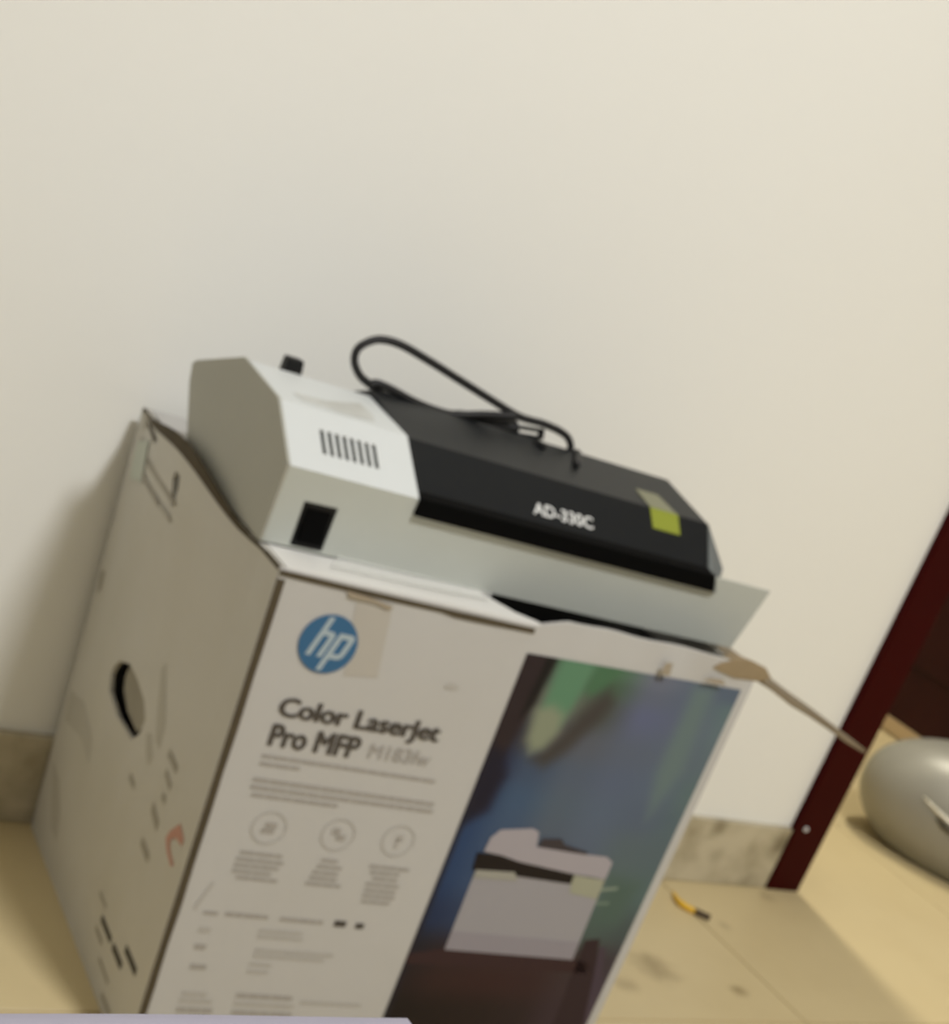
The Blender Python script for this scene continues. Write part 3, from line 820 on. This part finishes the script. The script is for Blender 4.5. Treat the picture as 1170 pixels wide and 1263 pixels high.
# front sheet, longer than the body
fd = (A_ - Vector((0, 0, 0))).normalized()
fnrm = Vector((0, fd.z, -fd.y))
def frontfn(u, v, w):
    return Vector((u, 0, 0)) + fd * v + fnrm * w
FH = A_.length
sw = [(0.0214, 0.0385), (0.0496, 0.0390), (0.0496, 0.0022), (0.0225, 0.0018)]
fp = obj('front_sheet', plate_bm([(0.0, 0.0), (0.4760, 0.0), (0.4845, FH), (0.0, FH)], [sw], 0.0016, frontfn), 'shaded_metal', lam)
fp['label'] = 'white front sheet with shade in its colour, reaching past the cover'
rk = obj('power_switch', plate_bm(sw, [], 0.010, lambda u, v, w: frontfn(u, v, 0.0003 + w)), 'plastic', lam)
rk['label'] = 'black rocker switch'
obj('rocker', hull_bm([frontfn(u, v, w) for u, v, w in [(0.0255, 0.034, -0.0005), (0.0455, 0.034, -0.0005), (0.0455, 0.021, 0.0002), (0.0255, 0.021, 0.0002), (0.0458, 0.007, -0.003), (0.0262, 0.007, -0.003),
     (0.0255, 0.034, 0.004), (0.0455, 0.034, 0.004), (0.0458, 0.007, 0.004), (0.0262, 0.007, 0.004)]]), 'slot_black', rk)
# black cover
CP = [(0.0005, 0.0630), (0.0475, 0.0945), (0.1275, 0.1090), (0.232, 0.0760), (0.240, 0.070), (0.234, 0.053), (0.205, 0.019), (0.190, 0.001), (0.012, 0.001), (0.010, 0.045)]
bm = bmesh.new()
ringA = [bm.verts.new((CX0, s, z)) for s, z in CP]
ringB = [bm.verts.new((0.413 if i == 0 else (0.4305 if i == 1 else CX1), s, z)) for i, (s, z) in enumerate(CP)]
bm.faces.new(ringA)
for i in range(len(CP)):
    bm.faces.new([ringA[i], ringB[i], ringB[(i + 1) % len(CP)], ringA[(i + 1) % len(CP)]])
bmesh.ops.triangulate(bm, faces=[bm.faces.new(list(reversed(ringB)))])
cov = obj('roller_cover', bm, 'black_metal', lam)
cov['label'] = 'black lacquered roller cover'
obj('feed_slot', hull_bm([(CX0, -0.0105, 0.049), (CX0, -0.0100, 0.0632), (CX0, 0.0010, 0.0660), (CX0, 0.004, 0.050),
                          (0.4190, -0.0105, 0.049), (0.4160, -0.0100, 0.0632), (0.4130, 0.0010, 0.0660), (0.4200, 0.004, 0.050)]), 'slot_black', lam)['label'] = 'deep black lip of the feed slot'
obj('end_bracket', hull_bm([(0.4310, 0.0470, 0.0948), (0.4140, -0.0002, 0.0632), (0.4170, -0.0110, 0.0585), (0.4200, -0.0115, 0.0490), (0.4300, -0.003, 0.0480), (0.4400, 0.0137, 0.0660), (0.4335, 0.060, 0.088),
                            (0.428, 0.050, 0.0500), (0.436, 0.055, 0.060)]), 'bracket', lam)['label'] = 'grey bracket closing the right end of the cover'
# lettering and lime label on the cover
CA, CB = Vector((0, 0.0005, 0.0630)), Vector((0, 0.0475, 0.0945))
cd = (CB - CA).normalized()
cn = Vector((0, -cd.z, cd.y))
CL = (CB - CA).length
def cface(u, v, w):
    return Vector((u, 0, 0)) + CA + cd * v + cn * (0.0003 + w)
obj('lettering', fit_text(text_bm('AD-330C', 0.01, 0.00015, 0.2), 0.2260, 0.2900, 0.0125, 0.0255, cface), 'text_white', cov)['label'] = 'small white model lettering'
lb = obj('label_sticker', plate_bm([(0.3590, CL - 0.0235), (0.3905, CL - 0.0235), (0.3945, CL), (0.3620, CL)], [], 0.0003, lambda u, v, w: cface(u, v, -w + 0.0003)), 'lime', cov)
lb['label'] = 'lime green sticker folded over the edge'
ctd = (Vector((0, 0.1275, 0.1090)) - CB).normalized()
ctn = Vector((0, -ctd.z, ctd.y))
obj('sticker_top', plate_bm([(0.3620, 0.0), (0.3945, 0.0), (0.3900, 0.034), (0.3640, 0.034)], [], 0.0003, lambda u, v, w: Vector((u, 0, 0)) + CB + ctd * v + ctn * (0.0006 - w)), 'lime_pale', lb)
# worn print and the small black knob on the white top
td = (Vector((0, 0.128, 0.1035)) - B_).normalized()
tn = Vector((0, -td.z, td.y))
obj('worn_print', plate_bm([(0.020, 0.026), (0.050, 0.030), (0.088, 0.052), (0.092, 0.030), (0.086, 0.012), (0.055, 0.008), (0.024, 0.013)], [], 0.0003, lambda u, v, w: Vector((u, 0, 0)) + B_ + td * v + tn * (0.0004 - w)), 'worn_print', lam)
kb = hull_bm([(0.0345, 0.133, 0.1020), (0.0505, 0.133, 0.1020), (0.0505, 0.146, 0.0985), (0.0345, 0.146, 0.0985), (0.0355, 0.1335, 0.1138), (0.0495, 0.1335, 0.1138), (0.0495, 0.145, 0.1135), (0.0355, 0.145, 0.1135)])
obj('knob', kb, 'plastic', lam, bevel=0.0015)['label'] = 'small black knob on the white top'
# power cord, loosely looped on top
def sh(p, ds):
    return (p[0] + 0.81 * ds, p[1] + ds, p[2] - 0.45 * ds)
R0 = 0.0034
loop = [(0.1500, 0.135, 0.1050), (0.1240, 0.135, 0.1068), (0.1124, 0.135, 0.1110), (0.1000, 0.135, 0.1158), (0.0914, 0.135, 0.1249), (0.0901, 0.135, 0.1346), (0.0964, 0.135, 0.1425), (0.1078, 0.135, 0.1484), (0.1268, 0.135, 0.1492), (0.1563, 0.135, 0.1439),
        (0.1873, 0.135, 0.1372), (0.2239, 0.135, 0.1293), (0.2568, 0.135, 0.1228), (0.2850, 0.135, 0.1230), (0.3080, 0.135, 0.1198), (0.3185, 0.135, 0.1122), (0.3190, 0.135, 0.1030)]
pc = obj('power_cord', tube_bm(catmull(loop, 8), R0), 'cord', lam, smooth=True)
pc['label'] = 'black power cord looped over the cover'
s2 = [sh(p, -0.004) for p in [(0.1129, 0.135, 0.1085), (0.1157, 0.135, 0.1126), (0.1291, 0.135, 0.1121), (0.1544, 0.135, 0.1078), (0.1754, 0.135, 0.1060), (0.1956, 0.135, 0.1070), (0.2261, 0.135, 0.1150), (0.2538, 0.135, 0.1205)]]
obj('cord_strand', tube_bm(catmull(s2, 8), R0), 'cord', pc, smooth=True)
s3 = [(0.3190, 0.135, 0.1030), (0.3150, 0.130, 0.1058), (0.2969, 0.130, 0.1040), (0.2800, 0.130, 0.1020), (0.2745, 0.122, 0.1075), (0.2765, 0.110, 0.1085)]
obj('cord_strand', tube_bm(catmull(s3, 8), R0 * 0.9), 'cord', pc, smooth=True)
s4 = [(0.3190, 0.135, 0.1030), (0.3190, 0.122, 0.1095), (0.3120, 0.108, 0.1080), (0.3020, 0.090, 0.1045)]
obj('cord_strand', tube_bm(catmull(s4, 8), R0), 'cord', pc, smooth=True)
# plug, lying along the rear edge of the cover
s5 = [sh(p, 0.006) for p in [(0.1750, 0.135, 0.1040), (0.1880, 0.135, 0.1050), (0.2000, 0.135, 0.1075), (0.2300, 0.135, 0.1098), (0.2460, 0.135, 0.1115), (0.2560, 0.135, 0.1135)]]
ctr = catmull(s5, 5)
rad = [0.0034 + 0.0046 * smooth(min(1, i / 12)) for i in range(len(ctr))]
pg = obj('plug', tube_bm(ctr, R0, 10, radii=rad), 'plastic', pc, smooth=True)
pn_ = tube_bm([Vector(sh(p, 0.004)) for p in [(0.2560, 0.135, 0.1150), (0.2700, 0.135, 0.1165), (0.2830, 0.135, 0.1180)]], 0.0020, 6)
tube_bm([Vector(sh(p, 0.004)) for p in [(0.2560, 0.135, 0.1085), (0.2700, 0.135, 0.1100), (0.2840, 0.135, 0.1115)]], 0.0020, 6, pn_)
tube_bm([Vector(sh(p, 0.004)) for p in [(0.2825, 0.135, 0.1195), (0.2840, 0.135, 0.1140), (0.2848, 0.135, 0.1110)]], 0.0030, 6, pn_)
obj('plug_pins', pn_, 'plastic', pg)

# ------------------------------------------------------------------ silver helmet on the floor in the doorway
hc = CAM + Vector((0, 0, 0))
ax1 = Vector((0.737, -0.665, -0.118)).normalized()          # long axis
dv = Vector((0.70, 0.66, -0.27)).normalized()               # away from the camera
ax3 = (dv - ax1 * dv.dot(ax1)).normalized()
ax2 = ax3.cross(ax1).normalized()
if ax2.z < 0:
    ax2 = -ax2
HCEN = Vector((1.7375, 0.5223, 0.0800))
hA, hB, hC = 0.268, 0.132, 0.140
hl = thing('helmet', 'smooth silver-grey helmet lying on the floor in the doorway', 'helmet', (HCEN.x, HCEN.y, 0))
def hp(th, ph, k=1.0):
    # th along long axis 0 (tip) .. pi, ph around
    x = -math.cos(th)
    r = math.sin(th) ** 0.92
    q = HCEN - Vector((HCEN.x, HCEN.y, 0)) + (ax1 * (x * hA) + ax2 * (r * math.sin(ph) * hB) + ax3 * (r * math.cos(ph) * hC)) * k
    q.z = max(q.z, 0.0005 + (1 - k) * 0.05)      # it sits on a flattened underside
    return q
bm = bmesh.new()
NT, NP = 28, 40
TEND = math.radians(132)
rings = []
tip = bm.verts.new(hp(0.0, 0))
for i in range(1, NT + 1):
    th = TEND * i / NT
    rings.append([bm.verts.new(hp(th, 2 * math.pi * j / NP)) for j in range(NP)])
for j in range(NP):
    bm.faces.new([tip, rings[0][j], rings[0][(j + 1) % NP]])
for a, b in zip(rings, rings[1:]):
    for j in range(NP):
        bm.faces.new([a[j], a[(j + 1) % NP], b[(j + 1) % NP], b[j]])
inner = [bm.verts.new(hp(TEND, 2 * math.pi * j / NP, 0.90)) for j in range(NP)]
for j in range(NP):
    bm.faces.new([rings[-1][j], rings[-1][(j + 1) % NP], inner[(j + 1) % NP], inner[j]])
deep = [bm.verts.new(hp(TEND * 0.55, 2 * math.pi * j / NP, 0.85)) for j in range(NP)]
for j in range(NP):
    bm.faces.new([inner[j], inner[(j + 1) % NP], deep[(j + 1) % NP], deep[j]])
bm.faces.new(deep)
sh_ = obj('shell', bm, 'silver', hl, smooth=True)
rim = [hp(TEND, 2 * math.pi * j / NP, 0.98) for j in range(NP)] 
obj('rim', tube_bm(rim + [rim[0]], 0.006, 6), 'silver_dark', hl, smooth=True)
HV = []
obj('vent_lip', tube_bm([hp(math.radians(t), math.radians(p), 1.004) for t, p in ((49, 183), (54, 186), (58, 188), (63, 190), (68, 191))], 0.004, 6, radii=[0.0015, 0.003, 0.004, 0.004, 0.002]), 'silver_light', hl, smooth=True)
obj('vent', tube_bm([hp(math.radians(t), math.radians(p), 0.999) for t, p in ((58, 193), (62, 195), (66, 195), (74, 194), (82, 193))], 0.005, 6, radii=[0.002, 0.006, 0.007, 0.006, 0.003]), 'silver_dark', hl, smooth=True)

# ------------------------------------------------------------------ small yellow scrap on the floor
yc = [(0.897, 0.372, 0.006), (0.891, 0.352, 0.005), (0.893, 0.338, 0.0045), (0.903, 0.326, 0.0045)]
ys = thing('plastic_scrap', 'bent yellow plastic scrap with a dark tip lying on floor tile', 'scrap', (0.90, 0.345, 0))
pts = [p - Vector((0.90, 0.345, 0)) for p in catmull(yc, 6)]
obj('yellow_strip', tube_bm(pts, 0.004, 6, radii=[0.0015 + 0.003 * min(1, i / 9) for i in range(len(pts))]), 'yellow', ys, smooth=True)
pts = [p - Vector((0.90, 0.345, 0)) for p in catmull([(0.902, 0.328, 0.0046), (0.910, 0.319, 0.0046), (0.919, 0.311, 0.0046)], 5)]
obj('dark_tip', tube_bm(pts, 0.0045, 6), 'dark_tip', ys, smooth=True)

# ------------------------------------------------------------------ bed whose corner reaches into the foot of the picture
BX1, BY1, BZ = -0.199, -0.594, 0.5015
BX0, BY0 = -1.35, -2.55
bed = thing('bed', 'bed with pale lavender sheet at the foot of the picture', 'bed', ((BX0 + BX1) / 2, (BY0 + BY1) / 2, 0))
off = -Vector(((BX0 + BX1) / 2, (BY0 + BY1) / 2, 0))
def shift(bm):
    bmesh.ops.translate(bm, verts=bm.verts, vec=off)
    return bm
obj('mattress', shift(box_bm(BX0 + 0.02, BY0 + 0.02, 0.30, BX1 - 0.02, BY1 - 0.02, BZ - 0.012)), 'mattress', bed, bevel=0.03, segs=4)
bm = bmesh.new()
gx, gy = 60, 80
g = []
for j in range(gy + 1):
    row = []
    for i in range(gx + 1):
        a, b = i / gx, j / gy
        x, y = BX0 + (BX1 - BX0) * a, BY0 + (BY1 - BY0) * b
        ed = min(x - BX0, BX1 - x, y - BY0, BY1 - y)
        z = BZ - 0.002 - (0.16 if ed < 1e-6 else 0.0) - 0.004 * max(0, 1 - ed / 0.02) ** 2
        z += 0.002 * noise.noise(Vector((x * 7, y * 7, 0)))
        row.append(bm.verts.new((x, y, z)))
    g.append(row)
for j in range(gy):
    for i in range(gx):
        bm.faces.new([g[j][i], g[j][i + 1], g[j + 1][i + 1], g[j + 1][i]])
obj('sheet', shift(bm), 'sheet', bed, smooth=True)
obj('bed_base', shift(box_bm(BX0 + 0.03, BY0 + 0.03, 0.18, BX1 - 0.03, BY1 - 0.03, 0.30)), 'bedwood', bed, bevel=0.008)
for x in (BX0 + 0.08, BX1 - 0.08):
    for y in (BY0 + 0.08, BY1 - 0.08):
        obj('leg', shift(hull_bm([(x - 0.03, y - 0.03, 0.18), (x + 0.03, y - 0.03, 0.18), (x + 0.03, y + 0.03, 0.18), (x - 0.03, y + 0.03, 0.18),
                                  (x - 0.02, y - 0.02, 0), (x + 0.02, y - 0.02, 0), (x + 0.02, y + 0.02, 0), (x - 0.02, y + 0.02, 0)])), 'bedwood', bed)
